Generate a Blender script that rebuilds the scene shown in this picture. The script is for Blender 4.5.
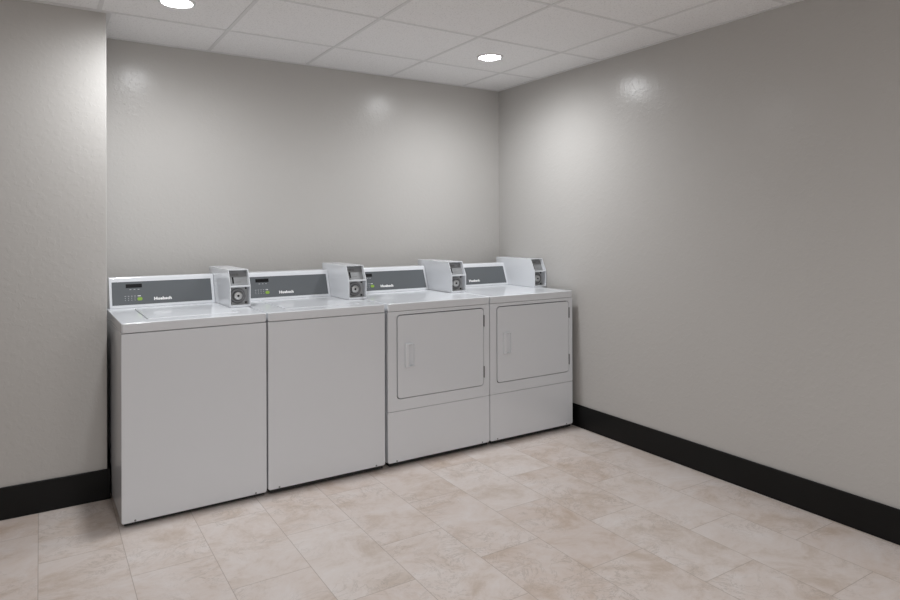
import bpy, bmesh, math, random
from mathutils import Vector, Matrix

scene = bpy.context.scene
for o in list(bpy.data.objects):
    bpy.data.objects.remove(o, do_unlink=True)
COL = scene.collection
PI = math.pi

# ------------------------------------------------------------------ camera
F_PX, HORIZON = 646.61, 226.385
YAW, ROLL, PITCH = 0.5646, -0.0032, 0.0018
CAM = Vector((-3.0273, -4.0633, 1.3289))
fw = Vector((math.sin(YAW), math.cos(YAW), 0)); rt = Vector((math.cos(YAW), -math.sin(YAW), 0)); up = Vector((0, 0, 1))
fw, up = fw*math.cos(PITCH) + up*math.sin(PITCH), up*math.cos(PITCH) - fw*math.sin(PITCH)
rt, up = rt*math.cos(ROLL) + up*math.sin(ROLL), up*math.cos(ROLL) - rt*math.sin(ROLL)
cam_data = bpy.data.cameras.new('camera')
cam_data.sensor_width = 36.0; cam_data.sensor_fit = 'HORIZONTAL'
cam_data.lens = 36.0*F_PX/900.0
cam_data.shift_y = -(300.0 - HORIZON)/900.0
cam_data.clip_start = 0.05
cam = bpy.data.objects.new('camera', cam_data); COL.objects.link(cam)
R = Matrix((rt, up, -fw)).transposed()
cam.matrix_world = Matrix.Translation(CAM) @ R.to_4x4()
scene.camera = cam

# ------------------------------------------------------------------ world, exposure
world = bpy.data.worlds.new('world'); scene.world = world; world.use_nodes = True
world.node_tree.nodes['Background'].inputs['Color'].default_value = (1.0, 0.98, 0.96, 1)
world.node_tree.nodes['Background'].inputs['Strength'].default_value = 0.74
scene.view_settings.view_transform = 'Standard'
scene.view_settings.look = 'None'
scene.view_settings.gamma = 1.0
scene.view_settings.use_curve_mapping = False
scene.view_settings.exposure = 0.02

LAMP_W = 62.0             # beam of the lamps in view
FILL_LAMP_W = 62.0         # fill lamps of the same make, added behind the camera
LAMP_COLOR = (0.96, 0.98, 1.0)

# ------------------------------------------------------------------ room dimensions
H = 2.3916
XL, YF_ROOM = -5.4, -5.6          # left wall, open end behind the camera
PX, PY = -2.7513, -0.4668         # right edge and face of the protruding wall
GX, GY, TILE = -0.3449, -0.4889, 0.6096
BB = 0.1485

# ------------------------------------------------------------------ material helpers
def new_mat(name):
    m = bpy.data.materials.new(name); m.use_nodes = True
    nt = m.node_tree
    return m, nt, nt.nodes['Principled BSDF']

def node(nt, kind, **kw):
    n = nt.nodes.new(kind)
    for k, v in kw.items():
        setattr(n, k, v)
    return n

def math_node(nt, op, a, b=None):
    n = nt.nodes.new('ShaderNodeMath'); n.operation = op
    for i, v in enumerate((a, b)):
        if v is None: continue
        if isinstance(v, (int, float)): n.inputs[i].default_value = v
        else: nt.links.new(v, n.inputs[i])
    return n.outputs[0]

def simple(name, color, rough=0.5, metal=0.0, spec=0.5, bump=0.0, bump_scale=300.0, var=0.0):
    m, nt, p = new_mat(name)
    p.inputs['Roughness'].default_value = rough
    p.inputs['Metallic'].default_value = metal
    p.inputs['Specular IOR Level'].default_value = spec
    tc = node(nt, 'ShaderNodeTexCoord')
    nz = node(nt, 'ShaderNodeTexNoise'); nz.inputs['Scale'].default_value = 6.0; nz.inputs['Detail'].default_value = 3.0
    nt.links.new(tc.outputs['Object'], nz.inputs['Vector'])
    mx = node(nt, 'ShaderNodeMix', data_type='RGBA')
    nt.links.new(nz.outputs['Fac'], mx.inputs['Factor'])
    mx.inputs['A'].default_value = tuple(c*(1-var) for c in color) + (1,)
    mx.inputs['B'].default_value = tuple(min(1, c*(1+var)) for c in color) + (1,)
    nt.links.new(mx.outputs['Result'], p.inputs['Base Color'])
    if bump > 0:
        bn = node(nt, 'ShaderNodeTexNoise'); bn.inputs['Scale'].default_value = bump_scale; bn.inputs['Detail'].default_value = 2.0
        nt.links.new(tc.outputs['Object'], bn.inputs['Vector'])
        bp = node(nt, 'ShaderNodeBump'); bp.inputs['Strength'].default_value = bump; bp.inputs['Distance'].default_value = 0.001
        nt.links.new(bn.outputs['Fac'], bp.inputs['Height']); nt.links.new(bp.outputs['Normal'], p.inputs['Normal'])
    return m

def wall_material():
    m, nt, p = new_mat('greige_orange_peel_paint')
    tc = node(nt, 'ShaderNodeTexCoord')
    nz = node(nt, 'ShaderNodeTexNoise'); nz.inputs['Scale'].default_value = 1.2; nz.inputs['Detail'].default_value = 4
    nt.links.new(tc.outputs['Object'], nz.inputs['Vector'])
    mx = node(nt, 'ShaderNodeMix', data_type='RGBA')
    mx.inputs['A'].default_value = (0.518, 0.503, 0.484, 1); mx.inputs['B'].default_value = (0.538, 0.523, 0.504, 1)
    nt.links.new(nz.outputs['Fac'], mx.inputs['Factor']); nt.links.new(mx.outputs['Result'], p.inputs['Base Color'])
    p.inputs['Roughness'].default_value = 0.22
    p.inputs['Specular IOR Level'].default_value = 0.24
    a = node(nt, 'ShaderNodeTexNoise'); a.inputs['Scale'].default_value = 52; a.inputs['Detail'].default_value = 3
    b = node(nt, 'ShaderNodeTexNoise'); b.inputs['Scale'].default_value = 34; b.inputs['Detail'].default_value = 3; b.inputs['Distortion'].default_value = 0.4
    for n in (a, b): nt.links.new(tc.outputs['Object'], n.inputs['Vector'])
    splat = node(nt, 'ShaderNodeMapRange'); splat.inputs['From Min'].default_value = 0.52; splat.inputs['From Max'].default_value = 0.60
    nt.links.new(b.outputs['Fac'], splat.inputs['Value'])
    s = math_node(nt, 'ADD', math_node(nt, 'MULTIPLY', a.outputs['Fac'], 2.2), splat.outputs[0])
    bp = node(nt, 'ShaderNodeBump'); bp.inputs['Strength'].default_value = 0.2; bp.inputs['Distance'].default_value = 0.0012
    nt.links.new(s, bp.inputs['Height']); nt.links.new(bp.outputs['Normal'], p.inputs['Normal'])
    return m

def floor_material():
    m, nt, p = new_mat('beige_stone_look_tile')
    L = nt.links
    tc = node(nt, 'ShaderNodeTexCoord')
    sx = node(nt, 'ShaderNodeSeparateXYZ'); L.new(tc.outputs['Object'], sx.inputs[0])
    u = math_node(nt, 'DIVIDE', math_node(nt, 'ADD', sx.outputs[0], 1.53), 0.3015)
    row = math_node(nt, 'FLOOR', u)
    odd = math_node(nt, 'FLOORED_MODULO', row, 2.0)
    v = math_node(nt, 'ADD', math_node(nt, 'DIVIDE', math_node(nt, 'ADD', sx.outputs[1], 1.02), 0.603), math_node(nt, 'MULTIPLY', math_node(nt, 'SUBTRACT', 1.0, odd), 0.5))
    col = math_node(nt, 'FLOOR', v)
    fu = math_node(nt, 'SUBTRACT', u, row); fv = math_node(nt, 'SUBTRACT', v, col)
    du = math_node(nt, 'MULTIPLY', math_node(nt, 'MINIMUM', fu, math_node(nt, 'SUBTRACT', 1.0, fu)), 0.3015)
    dv = math_node(nt, 'MULTIPLY', math_node(nt, 'MINIMUM', fv, math_node(nt, 'SUBTRACT', 1.0, fv)), 0.603)
    d = math_node(nt, 'MINIMUM', du, dv)
    # per-tile random numbers
    cx = node(nt, 'ShaderNodeCombineXYZ'); L.new(row, cx.inputs[0]); L.new(col, cx.inputs[1]); cx.inputs[2].default_value = 3.7
    wn = node(nt, 'ShaderNodeTexWhiteNoise', noise_dimensions='3D'); L.new(cx.outputs[0], wn.inputs['Vector'])
    off = node(nt, 'ShaderNodeVectorMath', operation='SCALE'); L.new(wn.outputs['Color'], off.inputs[0]); off.inputs['Scale'].default_value = 40.0
    pos = node(nt, 'ShaderNodeVectorMath', operation='ADD'); L.new(tc.outputs['Object'], pos.inputs[0]); L.new(off.outputs[0], pos.inputs[1])
    # veins run mostly across the tile: stretch
    st = node(nt, 'ShaderNodeMapping'); st.inputs['Scale'].default_value = (1.0, 1.2, 1.0); st.inputs['Rotation'].default_value = (0, 0, 0.25)
    L.new(pos.outputs[0], st.inputs['Vector'])
    n1 = node(nt, 'ShaderNodeTexNoise'); n1.inputs['Scale'].default_value = 4.0; n1.inputs['Detail'].default_value = 9; n1.inputs['Roughness'].default_value = 0.74; n1.inputs['Distortion'].default_value = 0.5
    L.new(st.outputs[0], n1.inputs['Vector'])
    n2 = node(nt, 'ShaderNodeTexNoise'); n2.inputs['Scale'].default_value = 6.0; n2.inputs['Detail'].default_value = 8; n2.inputs['Roughness'].default_value = 0.7; n2.inputs['Distortion'].default_value = 1.6
    L.new(st.outputs[0], n2.inputs['Vector'])
    r1 = node(nt, 'ShaderNodeValToRGB'); e = r1.color_ramp.elements
    e[0].position = 0.34; e[0].color = (0.53, 0.43, 0.36, 1)
    e[1].position = 0.68; e[1].color = (0.69, 0.635, 0.61, 1)
    k = e.new(0.5); k.color = (0.64, 0.56, 0.515, 1)
    L.new(n1.outputs['Fac'], r1.inputs['Fac'])
    # thin veins where n2 crosses the middle
    vein = math_node(nt, 'ABSOLUTE', math_node(nt, 'SUBTRACT', n2.outputs['Fac'], 0.5))
    vr = node(nt, 'ShaderNodeMapRange'); vr.inputs['From Min'].default_value = 0.0; vr.inputs['From Max'].default_value = 0.022; vr.inputs['To Min'].default_value = 1.0; vr.inputs['To Max'].default_value = 0.0
    L.new(vein, vr.inputs['Value'])
    gate = node(nt, 'ShaderNodeMapRange'); gate.inputs['From Min'].default_value = 0.42; gate.inputs['From Max'].default_value = 0.62
    n3 = node(nt, 'ShaderNodeTexNoise'); n3.inputs['Scale'].default_value = 3.0; L.new(pos.outputs[0], n3.inputs['Vector']); L.new(n3.outputs['Fac'], gate.inputs['Value'])
    vf = math_node(nt, 'MULTIPLY', math_node(nt, 'MULTIPLY', vr.outputs[0], gate.outputs[0]), 0.5)
    mv = node(nt, 'ShaderNodeMix', data_type='RGBA'); L.new(vf, mv.inputs['Factor']); L.new(r1.outputs['Color'], mv.inputs['A']); mv.inputs['B'].default_value = (0.33, 0.275, 0.23, 1)
    # per-tile tone
    hs = node(nt, 'ShaderNodeHueSaturation'); L.new(mv.outputs['Result'], hs.inputs['Color'])
    tv = node(nt, 'ShaderNodeMapRange'); tv.inputs['To Min'].default_value = 0.965; tv.inputs['To Max'].default_value = 1.035; L.new(wn.outputs['Value'], tv.inputs['Value'])
    L.new(tv.outputs[0], hs.inputs['Value'])
    ts = node(nt, 'ShaderNodeMapRange'); ts.inputs['To Min'].default_value = 1.12; ts.inputs['To Max'].default_value = 0.8; L.new(wn.outputs['Value'], ts.inputs['Value'])
    L.new(ts.outputs[0], hs.inputs['Saturation'])
    # seams
    sm = node(nt, 'ShaderNodeMapRange'); sm.inputs['From Min'].default_value = 0.0007; sm.inputs['From Max'].default_value = 0.0017; sm.inputs['To Min'].default_value = 0.62; sm.inputs['To Max'].default_value = 0.0
    L.new(d, sm.inputs['Value'])
    mg = node(nt, 'ShaderNodeMix', data_type='RGBA'); L.new(sm.outputs[0], mg.inputs['Factor']); L.new(hs.outputs['Color'], mg.inputs['A']); mg.inputs['B'].default_value = (0.27, 0.21, 0.17, 1)
    L.new(mg.outputs['Result'], p.inputs['Base Color'])
    p.inputs['Roughness'].default_value = 0.5; p.inputs['Specular IOR Level'].default_value = 0.35
    bp = node(nt, 'ShaderNodeBump'); bp.inputs['Strength'].default_value = 0.12; bp.inputs['Distance'].default_value = 0.002
    L.new(n2.outputs['Fac'], bp.inputs['Height']); L.new(bp.outputs['Normal'], p.inputs['Normal'])
    return m

def ceiling_material():
    m, nt, p = new_mat('fissured_ceiling_tile')
    tc = node(nt, 'ShaderNodeTexCoord')
    v = node(nt, 'ShaderNodeTexNoise'); v.inputs['Scale'].default_value = 130; v.inputs['Detail'].default_value = 2
    nt.links.new(tc.outputs['Object'], v.inputs['Vector'])
    r = node(nt, 'ShaderNodeValToRGB'); e = r.color_ramp.elements
    e[0].position = 0.30; e[0].color = (0.74, 0.735, 0.735, 1); e[1].position = 0.45; e[1].color = (0.89, 0.885, 0.885, 1)
    nt.links.new(v.outputs['Fac'], r.inputs['Fac']); nt.links.new(r.outputs['Color'], p.inputs['Base Color'])
    p.inputs['Roughness'].default_value = 0.9; p.inputs['Specular IOR Level'].default_value = 0.15
    bp = node(nt, 'ShaderNodeBump'); bp.inputs['Strength'].default_value = 0.15; bp.inputs['Distance'].default_value = 0.002
    nt.links.new(v.outputs['Fac'], bp.inputs['Height']); nt.links.new(bp.outputs['Normal'], p.inputs['Normal'])
    return m

def emit(name, color, strength):
    m, nt, p = new_mat(name)
    p.inputs['Base Color'].default_value = (0.9, 0.9, 0.9, 1)
    p.inputs['Emission Color'].default_value = color + (1,)
    p.inputs['Emission Strength'].default_value = strength
    return m

M = {
    'wall': wall_material(), 'floor': floor_material(), 'ceiling': ceiling_material(),
    'grid': simple('ceiling_grid_white', (0.74, 0.737, 0.735), 0.6, var=0.02),
    'baseboard': simple('black_baseboard_vinyl', (0.0045, 0.0045, 0.0045), 0.45, var=0.1, spec=0.25),
    'enamel': simple('white_appliance_enamel', (0.735, 0.752, 0.782), 0.13, var=0.006, spec=0.5, bump=0.012, bump_scale=60),
    'graphic': simple('grey_control_overlay', (0.125, 0.135, 0.145), 0.2, var=0.03),
    'plate': simple('grey_painted_plate', (0.50, 0.505, 0.51), 0.4, metal=0.1, var=0.05),
    'coin_plate': simple('mid_grey_coin_plate', (0.27, 0.275, 0.28), 0.45, metal=0.1, var=0.05),
    'dark_metal': simple('dark_lock_ring', (0.20, 0.20, 0.205), 0.35, metal=0.3, var=0.05),
    'steel': simple('bright_lock_steel', (0.55, 0.55, 0.55), 0.32, metal=0.6, var=0.04),
    'black': simple('black_plastic', (0.006, 0.006, 0.007), 0.6, spec=0.2, var=0.1),
    'white_print': simple('white_print', (0.85, 0.85, 0.85), 0.6, var=0.01),
    'grey_print': simple('pale_grey_print', (0.42, 0.43, 0.44), 0.6, var=0.01),
    'green': simple('green_start_pad', (0.24, 0.40, 0.05), 0.5, var=0.05),
    'rubber': simple('black_rubber_foot', (0.012, 0.012, 0.012), 0.7, var=0.1),
    'lens': emit('lit_lamp_lens', LAMP_COLOR, 55.0),
    'trim': simple('white_lamp_trim', (0.8, 0.8, 0.8), 0.5, var=0.01),
}

# ------------------------------------------------------------------ mesh helpers
def box(bm, x0, x1, y0, y1, z0, z1):
    v = [bm.verts.new(c) for c in ((x0,y0,z0),(x1,y0,z0),(x1,y1,z0),(x0,y1,z0),(x0,y0,z1),(x1,y0,z1),(x1,y1,z1),(x0,y1,z1))]
    for f in ((0,3,2,1),(4,5,6,7),(0,1,5,4),(1,2,6,5),(2,3,7,6),(3,0,4,7)):
        bm.faces.new([v[i] for i in f])

def rrect(a0, a1, b0, b1, r, n=6):
    """counter-clockwise rounded rectangle; r is one radius or (bl, br, tr, tl)"""
    rr = (r,)*4 if isinstance(r, (int, float)) else r
    pts = []
    for (ca, cb, sa, sb, start, q) in ((a0, b0, 1, 1, PI, rr[0]), (a1, b0, -1, 1, 1.5*PI, rr[1]), (a1, b1, -1, -1, 0, rr[2]), (a0, b1, 1, -1, 0.5*PI, rr[3])):
        q = max(q, 1e-5)
        for k in range(n+1):
            t = start + k*(PI/2)/n
            pts.append((ca + sa*q + q*math.cos(t), cb + sb*q + q*math.sin(t)))
    return pts

PLANES = {'xy': lambda a, b, c: (a, b, c), 'xz': lambda a, b, c: (a, c, b), 'yz': lambda a, b, c: (c, a, b)}

def prism(bm, pts, plane, c0, c1):
    P = PLANES[plane]
    A = [bm.verts.new(P(a, b, c0)) for a, b in pts]; B = [bm.verts.new(P(a, b, c1)) for a, b in pts]
    n = len(pts)
    bm.faces.new(A); bm.faces.new(B)
    for i in range(n):
        bm.faces.new((A[i], A[(i+1) % n], B[(i+1) % n], B[i]))

def ring(bm, outer, inner, plane, c0, c1):
    P = PLANES[plane]; n = len(outer)
    Lp = [[bm.verts.new(P(a, b, c)) for a, b in pts] for pts, c in ((outer, c0), (inner, c0), (outer, c1), (inner, c1))]
    for i in range(n):
        j = (i+1) % n
        bm.faces.new((Lp[0][i], Lp[0][j], Lp[1][j], Lp[1][i])); bm.faces.new((Lp[2][i], Lp[2][j], Lp[3][j], Lp[3][i]))
        bm.faces.new((Lp[0][i], Lp[0][j], Lp[2][j], Lp[2][i])); bm.faces.new((Lp[1][i], Lp[1][j], Lp[3][j], Lp[3][i]))

def lathe(bm, profile, center, axis='z', n=48):
    """profile: (radius, height) pairs, closed at the ends when radius is 0"""
    cx, cy, cz = center
    rings = []
    for r, h in profile:
        row = []
        if r < 1e-6:
            pos = (cx, cy, cz+h) if axis == 'z' else (cx, cy+h, cz)
            row = [bm.verts.new(pos)]
        else:
            for k in range(n):
                t = 2*PI*k/n
                if axis == 'z': row.append(bm.verts.new((cx+r*math.cos(t), cy+r*math.sin(t), cz+h)))
                else: row.append(bm.verts.new((cx+r*math.cos(t), cy+h, cz+r*math.sin(t))))
        rings.append(row)
    for A, B in zip(rings, rings[1:]):
        if len(A) == 1 and len(B) == 1: continue
        for k in range(n):
            j = (k+1) % n
            if len(A) == 1: bm.faces.new((A[0], B[j], B[k]))
            elif len(B) == 1: bm.faces.new((A[k], A[j], B[0]))
            else: bm.faces.new((A[k], A[j], B[j], B[k]))

def link(name, bm, mat, parent=None, bevel=0.0, seg=2, smooth=False, loc=None):
    bmesh.ops.recalc_face_normals(bm, faces=bm.faces)
    me = bpy.data.meshes.new(name); bm.to_mesh(me); bm.free()
    me.materials.append(M[mat] if isinstance(mat, str) else mat)
    o = bpy.data.objects.new(name, me); COL.objects.link(o)
    if parent is not None: o.parent = parent
    if loc is not None: o.location = loc
    if bevel > 0:
        b = o.modifiers.new('bevel', 'BEVEL'); b.width = bevel; b.segments = seg; b.limit_method = 'ANGLE'; b.angle_limit = math.radians(50); b.harden_normals = False
        smooth = True
    if smooth:
        for p in me.polygons: p.use_smooth = True
        w = o.modifiers.new('weighted_normals', 'WEIGHTED_NORMAL'); w.keep_sharp = False
    return o

def structure(name, bm, mat, bevel=0.0, parent=None):
    o = link(name, bm, mat, parent, bevel)
    o['kind'] = 'structure'
    return o

def thing(name, label, cat, loc, group=None):
    o = bpy.data.objects.new(name, None); COL.objects.link(o)
    o.empty_display_size = 0.1
    o.location = loc; o['label'] = label; o['category'] = cat
    if group: o['group'] = group
    return o

# ------------------------------------------------------------------ room shell
T = 0.12
bm = bmesh.new(); box(bm, XL-T, T, YF_ROOM-T, T, -0.1, 0.0); structure('floor', bm, 'floor')
bm = bmesh.new(); box(bm, XL-T, T, 0, T, 0, H+0.1); structure('wall_back', bm, 'wall')
bm = bmesh.new(); box(bm, 0, T, YF_ROOM, 0, 0, H+0.1); structure('wall_right', bm, 'wall')
bm = bmesh.new(); box(bm, XL-T, XL, YF_ROOM, 0, 0, H+0.1); structure('wall_left', bm, 'wall')
# no wall behind the camera, left out so background light fills the room
bm = bmesh.new(); box(bm, XL, PX, PY, 0, 0, H+0.004); structure('wall_bumpout', bm, 'wall', bevel=0.004)

bm = bmesh.new(); box(bm, XL, 0, YF_ROOM, 0, H+0.0025, H+0.1)
ceiling = structure('ceiling', bm, 'ceiling')
# exposed grid: bars under the tiles
BAR = 0.0095
bm = bmesh.new()
k = 0
while GX - k*TILE > XL:
    x = GX - k*TILE
    y_end = 0 if x > PX else PY
    box(bm, x-BAR, x+BAR, YF_ROOM, y_end, H, H+0.003); k += 1
k = 0
while GY - k*TILE > YF_ROOM:
    y = GY - k*TILE
    xs = [0] + [GX - i*TILE for i in range(12) if GX - i*TILE > XL] + [XL]
    for a, b in zip(xs, xs[1:]):
        box(bm, b+BAR, a-BAR, y-BAR, y+BAR, H+0.0005, H+0.003)
    k += 1
o = link('ceiling_grid', bm, 'grid', ceiling); o['kind'] = 'structure'
# wall angle running round the top of the walls
A = 0.022
def angle(name, x0, x1, y0, y1):
    bm = bmesh.new(); box(bm, x0, x1, y0, y1, H-0.0015, H+0.0042); structure(name, bm, 'grid')
angle('trim_1', PX, 0, -A, 0)
angle('trim_2', -A, 0, YF_ROOM, -A)
angle('trim_3', XL, PX+A, PY-A, PY)
angle('trim_4', PX, PX+A, PY, -A)

def baseboard(name, x0, x1, y0, y1, side):
    """thin vinyl cove base: flat board with a small toe"""
    bm = bmesh.new(); box(bm, x0, x1, y0, y1, 0, BB); structure(name, bm, 'baseboard', bevel=0.004)
B = 0.012
baseboard('baseboard_back', PX+B, -B, -B, 0, 'back')
baseboard('baseboard_right', -B, 0, YF_ROOM, 0, 'right')
baseboard('baseboard_bumpout_front', XL, PX+B, PY-B, PY, 'front')
baseboard('baseboard_bumpout_return', PX, PX+B, PY, -B, 'side')

# ------------------------------------------------------------------ ceiling lamps
def downlight(x, y, watts, label):
    t = thing('recessed_ceiling_light', label, 'ceiling light', (x, y, H), 'recessed round ceiling lights')
    bm = bmesh.new()
    lathe(bm, [(0.067, 0.004), (0.067, -0.004), (0.073, -0.007), (0.081, -0.004), (0.084, 0.004)], (0, 0, 0))
    link('trim_ring', bm, 'trim', t, smooth=True)
    bm = bmesh.new()
    lathe(bm, [(0, -0.0042), (0.05, -0.0040), (0.067, -0.002)], (0, 0, 0))
    link('lens', bm, 'lens', t, smooth=True)
    ld = bpy.data.lights.new('lamp_beam', 'SPOT')
    ld.energy = watts; ld.color = LAMP_COLOR; ld.shadow_soft_size = 0.07
    ld.spot_size = math.radians(177); ld.spot_blend = 1.0
    lo = bpy.data.objects.new('lamp_beam', ld); COL.objects.link(lo); lo.parent = t; lo.location = (0, 0, -0.015)
    return t

downlight(-0.655, -0.790, LAMP_W, 'small round lit ceiling light above the dryers, near the far corner')
downlight(-2.484, -0.815, LAMP_W, 'round lit ceiling light above the left washing machine, at the top edge of the photo')
for x, y, lab in ((-2.479, -3.23, 'added round fill light nearest the camera, unseen overhead'),  # unseen lamps added to brighten the room from the camera side
                  (-0.65, -4.45, 'added round fill light by the right wall behind the camera, unseen')):
    downlight(x, y, FILL_LAMP_W, lab)

# ------------------------------------------------------------------ machines
YM = -0.8702          # front plane of the machines
DEPTH = 0.71
ZB, ZSK, ZT = 0.026, 0.8645, 0.9080     # panel bottom, underside of the top, worktop

def text_mesh(name, body, size, mat, parent, matrix, bold=0.0, shear=0.0):
    cu = bpy.data.curves.new(name, 'FONT'); cu.body = body; cu.size = size; cu.offset = bold; cu.space_character = 1.06; cu.shear = shear; cu.extrude = 0.0004
    cu.resolution_u = 3
    tmp = bpy.data.objects.new('tmp_text', cu); COL.objects.link(tmp)
    bpy.context.view_layer.update()
    me = bpy.data.meshes.new_from_object(tmp.evaluated_get(bpy.context.evaluated_depsgraph_get()))
    bpy.data.objects.remove(tmp, do_unlink=True); bpy.data.curves.remove(cu)
    me.name = name; me.materials.clear(); me.materials.append(M[mat])
    xs = [v.co.x for v in me.vertices]; w0, w1 = min(xs), max(xs)
    for v in me.vertices: v.co.x -= w0
    o = bpy.data.objects.new(name, me); COL.objects.link(o); o.parent = parent; o.matrix_local = matrix
    o['width'] = w1 - w0
    del o['width']
    return o, w1 - w0

def coin_meter(t, lx, mx, mw, ly, dy):
    """housing of folded white sheet: mx = left side, front at depth f0"""
    f0, f1, bk = 0.307, 0.352, 0.774 + dy          # depth of the lower front, of the top front, of the back
    z0, zm, z1 = ZT+0.001, 1.021, 1.107
    s = 0.0045                                 # sheet
    side = [(ly(f0), z0), (ly(bk), z0), (ly(bk), z1), (ly(f1), z1), (ly(f0), zm)]
    bm = bmesh.new()
    prism(bm, side, 'yz', lx(mx), lx(mx)+s)
    prism(bm, side, 'yz', lx(mx+mw)-s, lx(mx+mw))
    xa, xb = lx(mx)+s, lx(mx+mw)-s
    box(bm, xa, xb, ly(f1+0.052), ly(bk), z1-s, z1)               # top
    box(bm, xa, xb, ly(f1), ly(f1+0.026), z1-s, z1-0.0004)        # lip in front of the service slot
    box(bm, xa, xb, ly(f0+0.0006), ly(bk), z0, z0+s+0.006)        # bottom
    box(bm, xa, xb, ly(bk)-s, ly(bk), z0, z1-s)                   # back
    box(bm, xa, xb, ly(f0+0.002), ly(f0+0.075), zm-0.006, zm+0.002)  # divider
    h = link('coin_meter', bm, 'enamel', t, bevel=0.0012, seg=2)
    h['label'] = 'white metal coin box with a recessed lock'
    # upper plate, parallel to the sloped front
    d = 0.030
    up = [(ly(f0+d), zm), (ly(f1+d), z1-s), (ly(f1+d+0.004), z1-s), (ly(f0+d+0.004), zm)]
    bm = bmesh.new(); prism(bm, up, 'yz', xa, xb)
    pl = link('coin_plate', bm, 'coin_plate', h); pl['label'] = 'grey coin slot plate'
    nrm = Vector((0, -(z1-s-zm), (f1-f0))).normalized()
    dirv = Vector((0, f1-f0, z1-s-zm)).normalized()
    base = Vector((xa, ly(f0+d), zm))
    def plate_box(bm, a0, a1, b0, b1, th):
        vs = []
        for tt in (0.0002, th):
            for a, b in ((a0, b0), (a1, b0), (a1, b1), (a0, b1)):
                vs.append(bm.verts.new(base + Vector((a, 0, 0)) + dirv*b + nrm*tt))
        for f in ((0,1,2,3),(4,5,6,7),(0,1,5,4),(1,2,6,5),(2,3,7,6),(3,0,4,7)): bm.faces.new([vs[i] for i in f])
    bm = bmesh.new(); plate_box(bm, 0.018, 0.0255, 0.014, 0.050, 0.003); link('coin_slot', bm, 'black', h)
    bm = bmesh.new()
    for a in (0.012, 0.022, 0.030, 0.040, 0.048):
        plate_box(bm, a, a+0.006, 0.060, 0.072, 0.0008)
    link('instruction_print', bm, 'dark_metal', h)
    bm = bmesh.new(); plate_box(bm, 0.034, 0.064, 0.020, 0.0225, 0.0008); link('slot_caption', bm, 'dark_metal', h)
    # lower plate with the round lock
    d = 0.047
    bm = bmesh.new(); box(bm, xa, xb, ly(f0+d), ly(f0+d+0.004), z0+s, zm-0.006)
    lp = link('lock_plate', bm, 'plate', h); lp['label'] = 'grey lock plate'
    cx, cz = (xa+xb)/2 - 0.004, (z0+zm)/2 + 0.002
    bm = bmesh.new()
    lathe(bm, [(0.041, 0.0), (0.041, -0.010), (0.037, -0.013), (0.028, -0.012), (0.026, -0.006), (0.0, -0.006)], (cx, ly(f0+d), cz), 'y')
    link('lock_ring', bm, 'dark_metal', h, smooth=True)
    bm = bmesh.new()
    lathe(bm, [(0.0225, -0.005), (0.0225, -0.019), (0.018, -0.021), (0.0, -0.021)], (cx, ly(f0+d), cz), 'y')
    link('lock_cylinder', bm, 'steel', h, smooth=True)
    bm = bmesh.new()
    lathe(bm, [(0.006, -0.020), (0.006, -0.0225), (0.0, -0.0225)], (cx, ly(f0+d), cz), 'y', n=20)
    link('keyhole', bm, 'black', h)
    for sx, sz in ((xa+0.010, z0+0.020), (xb-0.009, z0+0.020), (xa+0.010, zm-0.016), (xb-0.009, zm-0.016)):
        bm = bmesh.new()
        lathe(bm, [(0.005, 0.001), (0.005, -0.004), (0.0, -0.005)], (sx, ly(f0+d), sz), 'y', n=14)
        link('screw', bm, 'black', h)
    return h

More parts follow.
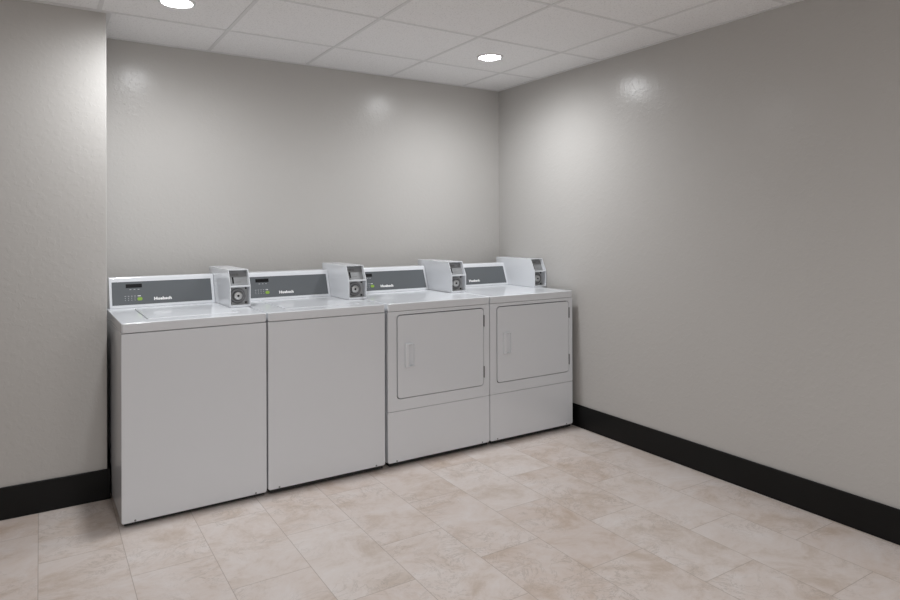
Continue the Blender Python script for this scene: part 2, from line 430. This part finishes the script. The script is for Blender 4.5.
def console(t, lx, ly, left, right, marks, dy):
    """sloped control console; marks = dict of offsets from the machine's left edge"""
    yb, ytf, zt = 0.622 + dy, 0.678 + dy, 1.062          # base front depth, top front depth
    back = 0.709
    prof = [(ly(yb), ZT-0.001), (ly(yb), ZT+0.004), (ly(ytf-0.002), zt-0.004), (ly(ytf+0.004), zt+0.005), (ly(back-0.006), zt+0.007), (ly(back), zt), (ly(back), ZT-0.001)]
    bm = bmesh.new(); prism(bm, prof, 'yz', lx(left), lx(right))
    c = link('console', bm, 'enamel', t, bevel=0.003, seg=2)
    # frame on the sloped face
    a = Vector((0, ly(yb), ZT+0.004)); b = Vector((0, ly(ytf-0.002), zt-0.004))
    e = (b-a); ln = e.length; e.normalize()
    nrm = Vector((0, -e.z, e.y))
    def P(x, s, h): return Vector((lx(x), 0, 0)) + a + e*s + nrm*h
    def zs(z): return (z - a.z)/e.z
    def slab(bm, x0, x1, s0, s1, h0, h1):
        vs = [bm.verts.new(P(x, s, h)) for h in (h0, h1) for x, s in ((x0, s0), (x1, s0), (x1, s1), (x0, s1))]
        for f in ((0,1,2,3),(4,5,6,7),(0,1,5,4),(1,2,6,5),(2,3,7,6),(3,0,4,7)): bm.faces.new([vs[i] for i in f])
    g0, g1 = left + 0.013, right - 0.016
    bm = bmesh.new(); slab(bm, g0, g1, zs(0.923), zs(1.0425), -0.001, 0.0008)
    g = link('control_overlay', bm, 'graphic', t); g['label'] = 'dark grey control panel face'
    if 'display' in marks:
        x0, x1 = marks['display']
        bm = bmesh.new(); slab(bm, x0, x1, zs(1.0105), zs(1.0295), 0.0004, 0.0020)
        d = link('display', bm, 'black', g)
        bm = bmesh.new()
        w = x1 - x0
        for q in range(3):
            xx = x0 + w*(0.22 + 0.25*q)
            slab(bm, xx, xx+0.009, zs(1.000), zs(1.003), 0.0004, 0.0012)
        link('display_legend', bm, 'grey_print', g)
        bm = bmesh.new()                       # rows of cycle pads
        for q in range(5):
            xx = x0 - 0.008 + q*0.0155
            slab(bm, xx, xx+0.008, zs(0.966), zs(0.9685), 0.0004, 0.0012)
            slab(bm, xx+0.002, xx+0.005, zs(0.955), zs(0.9585), 0.0004, 0.0012)
            slab(bm, xx+0.002, xx+0.005, zs(0.945), zs(0.9485), 0.0004, 0.0012)
        link('pad_legend', bm, 'grey_print', g)
        gx0, gx1 = marks['green']
        pts = rrect(gx0, gx1, zs(0.943), zs(0.959), 0.006, 5)
        bm = bmesh.new()
        A_ = [bm.verts.new(P(x, s, 0.0004)) for x, s in pts]; B_ = [bm.verts.new(P(x, s, 0.0022)) for x, s in pts]
        bm.faces.new(A_); bm.faces.new(B_)
        for i in range(len(pts)): bm.faces.new((A_[i], A_[(i+1) % len(pts)], B_[(i+1) % len(pts)], B_[i]))
        link('start_pad', bm, 'green', g)
        bm = bmesh.new(); slab(bm, gx0+0.002, gx0+0.016, zs(0.965), zs(0.969), 0.0004, 0.0012); link('start_legend', bm, 'white_print', g)
    # brand lettering
    x0, x1 = marks['brand']
    R3 = Matrix((Vector((1, 0, 0)), e, nrm)).transposed().to_4x4()
    o, w = text_mesh('brand_lettering', 'Huebsch', 0.0215, 'white_print', g, Matrix.Identity(4), bold=0.0011)
    sc = (x1 - x0)/w
    o.matrix_local = Matrix.Translation(P(x0, zs(0.942), 0.0008)) @ R3 @ Matrix.Diagonal((sc, 1.0, 1, 1))
    return c

def base_frame(t, lx, ly, w):
    bm = bmesh.new(); box(bm, lx(0.012), lx(w-0.012), ly(0.010), ly(DEPTH-0.03), 0.009, ZB-0.001)
    link('base_frame', bm, 'rubber', t)
    for fx in (0.05, w-0.05):
        for fy in (0.06, DEPTH-0.06):
            bm = bmesh.new()
            lathe(bm, [(0, 0), (0.018, 0), (0.018, 0.0085), (0, 0.0085)], (lx(fx), ly(fy), 0), n=16)
            link('foot', bm, 'rubber', t)

def clips(t, lx, ly, w):
    for fx in (0.055, w-0.055):
        bm = bmesh.new()
        lathe(bm, [(0.0045, 0.001), (0.0045, -0.0015), (0.0, -0.002)], (lx(fx), ly(0), ZB+0.008), 'y', n=12)
        link('screw', bm, 'dark_metal', t)

def worktop(t, lx, ly, w, lid=None):
    out = rrect(lx(0.001), lx(w), ly(-0.002), ly(DEPTH), (0.010, 0.010, 0.006, 0.006))
    bm = bmesh.new()
    if lid:
        l0, l1, d0, d1 = lid
        ring(bm, out, rrect(lx(l0), lx(l1), ly(d0), ly(d1), 0.012), 'xy', ZSK, ZT)
    else:
        prism(bm, out, 'xy', ZSK, ZT)
    link('top_panel', bm, 'enamel', t, bevel=0.0045, seg=3)
    if lid:
        g = 0.0035
        bm = bmesh.new(); prism(bm, rrect(lx(l0+g), lx(l1-g), ly(d0+g), ly(d1-g), 0.010), 'xy', ZT-0.022, ZT+0.0015)
        link('lid', bm, 'enamel', t, bevel=0.003, seg=3)

def washer(x, w, label, marks, console_at, meter_at, meter_w, dy):
    t = thing('washing_machine', label, 'washing machine', (x+w/2, YM+DEPTH/2, 0), 'coin operated top-loading washing machines')
    lx = lambda v: v - w/2
    ly = lambda v: v - DEPTH/2
    bm = bmesh.new()
    ring(bm, rrect(lx(0.001), lx(w-0.001), ly(0.024), ly(DEPTH-0.004), 0.004), rrect(lx(0.02), lx(w-0.02), ly(0.04), ly(DEPTH-0.02), 0.004), 'xy', ZB, ZSK-0.001)
    box(bm, lx(0.02), lx(w-0.02), ly(0.04), ly(DEPTH-0.02), ZB, ZB+0.01)
    link('cabinet', bm, 'enamel', t, bevel=0.002)
    bm = bmesh.new(); prism(bm, rrect(lx(0), lx(w), ZB, ZSK-0.003, (0.010, 0.010, 0.004, 0.004)), 'xz', ly(0), ly(0.0235))
    link('front_panel', bm, 'enamel', t, bevel=0.006, seg=3)
    worktop(t, lx, ly, w, (0.122, 0.545, 0.105, 0.575))
    console(t, lx, ly, console_at, meter_at+0.002, marks, dy)
    coin_meter(t, lx, meter_at+0.003, meter_w, ly, dy)
    clips(t, lx, ly, w); base_frame(t, lx, ly, w)
    return t

def dryer(x, w, doors, label, marks, console_at, meter_at, meter_w, dy):
    t = thing('clothes_dryer', label, 'dryer', (x+w/2, YM+DEPTH/2, 0), 'coin operated front-door clothes dryers')
    lx = lambda v: v - w/2
    ly = lambda v: v - DEPTH/2
    bm = bmesh.new()
    ring(bm, rrect(lx(0.001), lx(w-0.001), ly(0.024), ly(DEPTH-0.004), 0.004), rrect(lx(0.02), lx(w-0.02), ly(0.04), ly(DEPTH-0.02), 0.004), 'xy', ZB, ZSK-0.001)
    box(bm, lx(0.02), lx(w-0.02), ly(0.04), ly(DEPTH-0.02), ZB, ZB+0.01)
    link('cabinet', bm, 'enamel', t, bevel=0.002)
    zl = 0.3085
    d0, d1, dz0, dz1 = doors[0], doors[1], 0.374, 0.8435
    bm = bmesh.new()
    ring(bm, rrect(lx(0), lx(w), zl+0.0008, ZSK-0.0015, 0.003), rrect(lx(d0), lx(d1), dz0, dz1, 0.022), 'xz', ly(0), ly(0.0235))
    link('front_panel', bm, 'enamel', t, bevel=0.003, seg=3)
    bm = bmesh.new(); prism(bm, rrect(lx(0), lx(w), ZB, zl-0.0008, (0.012, 0.012, 0.003, 0.003)), 'xz', ly(0), ly(0.0235))
    link('lower_panel', bm, 'enamel', t, bevel=0.004, seg=3)
    # door set in the opening, with the dark gasket gap round it
    bm = bmesh.new(); prism(bm, rrect(lx(d0-0.01), lx(d1+0.01), dz0-0.01, dz1+0.01, 0.02), 'xz', ly(0.0236), ly(0.030))
    link('door_gasket', bm, 'black', t)
    g = 0.0042
    hx0, hx1, hz0, hz1 = d0+0.046, d0+0.108, 0.553, 0.676
    px0 = hx0 + 0.021
    bm = bmesh.new()
    ring(bm, rrect(lx(d0+g), lx(d1-g), dz0+g, dz1-g, 0.019), rrect(lx(px0), lx(hx1), hz0, hz1, 0.004), 'xz', ly(-0.003), ly(0.0225))
    prism(bm, [(lx(px0-0.002), ly(0.017)), (lx(hx1+0.002), ly(0.001)), (lx(hx1+0.002), ly(0.0222)), (lx(px0-0.002), ly(0.0222))], 'xy', hz0-0.002, hz1+0.002)
    dr = link('door', bm, 'enamel', t, bevel=0.003, seg=3)
    # moulded pull: ramp that rises to a lip on the left, open pocket on the right
    bm = bmesh.new()
    prof = [(lx(hx0), ly(-0.003)), (lx(hx0+0.005), ly(-0.015)), (lx(hx0+0.020), ly(-0.018)), (lx(hx0+0.025), ly(-0.014)), (lx(hx0+0.0245), ly(-0.003))]
    prism(bm, prof, 'xy', hz0, hz1)
    for za, zb in ((hz1-0.001, hz1+0.005), (hz0-0.005, hz0+0.001)):
        prism(bm, [(lx(hx0), ly(-0.003)), (lx(hx0+0.005), ly(-0.017)), (lx(hx0+0.024), ly(-0.019)), (lx(hx1+0.006), ly(-0.0032))], 'xy', za, zb)
    link('handle', bm, 'enamel', dr, bevel=0.002)
    for hz in (0.765, 0.457):
        bm = bmesh.new(); prism(bm, rrect(lx(d1-0.002), lx(d1+0.0045), hz-0.035, hz+0.035, 0.003, 3), 'xz', ly(-0.0035), ly(0.004))
        link('hinge', bm, 'dark_metal', t)
    worktop(t, lx, ly, w)
    console(t, lx, ly, console_at, meter_at+0.002, marks, dy)
    coin_meter(t, lx, meter_at+0.003, meter_w, ly, dy)
    clips(t, lx, ly, w); base_frame(t, lx, ly, w)
    return t

ZB = 0.020
end_washer = washer(-2.7325, 0.6470, 'white top-loading washing machine at the left end of the row, beside the protruding wall',
       dict(display=(0.094, 0.173), green=(0.148, 0.172), brand=(0.230, 0.319)), 0.014, 0.546, 0.108, 0.0)
end_washer.rotation_euler.z = math.radians(0.8)      # stands slightly askew
ZB = 0.026
washer(-2.0745, 0.6450, 'white top-loading washing machine standing between the end washer and a dryer',
       dict(display=(0.110, 0.187), green=(0.162, 0.185), brand=(0.243, 0.331)), 0.010, 0.562, 0.113, -0.044)
dryer(-1.4130, 0.6890, (0.056, 0.6475), 'white dryer with square front door, standing next to a washing machine',
      dict(display=(0.135, 0.208), green=(0.187, 0.212), brand=(0.258, 0.350)), 0.022, 0.612, 0.111, -0.025)
dryer(-0.7195, 0.6740, (0.050, 0.6420), 'white dryer with square front door at the right end of the row',
      dict(brand=(0.265, 0.357), display=(0.126, 0.201), green=(0.186, 0.213)), 0.033, 0.605, 0.107, -0.017)
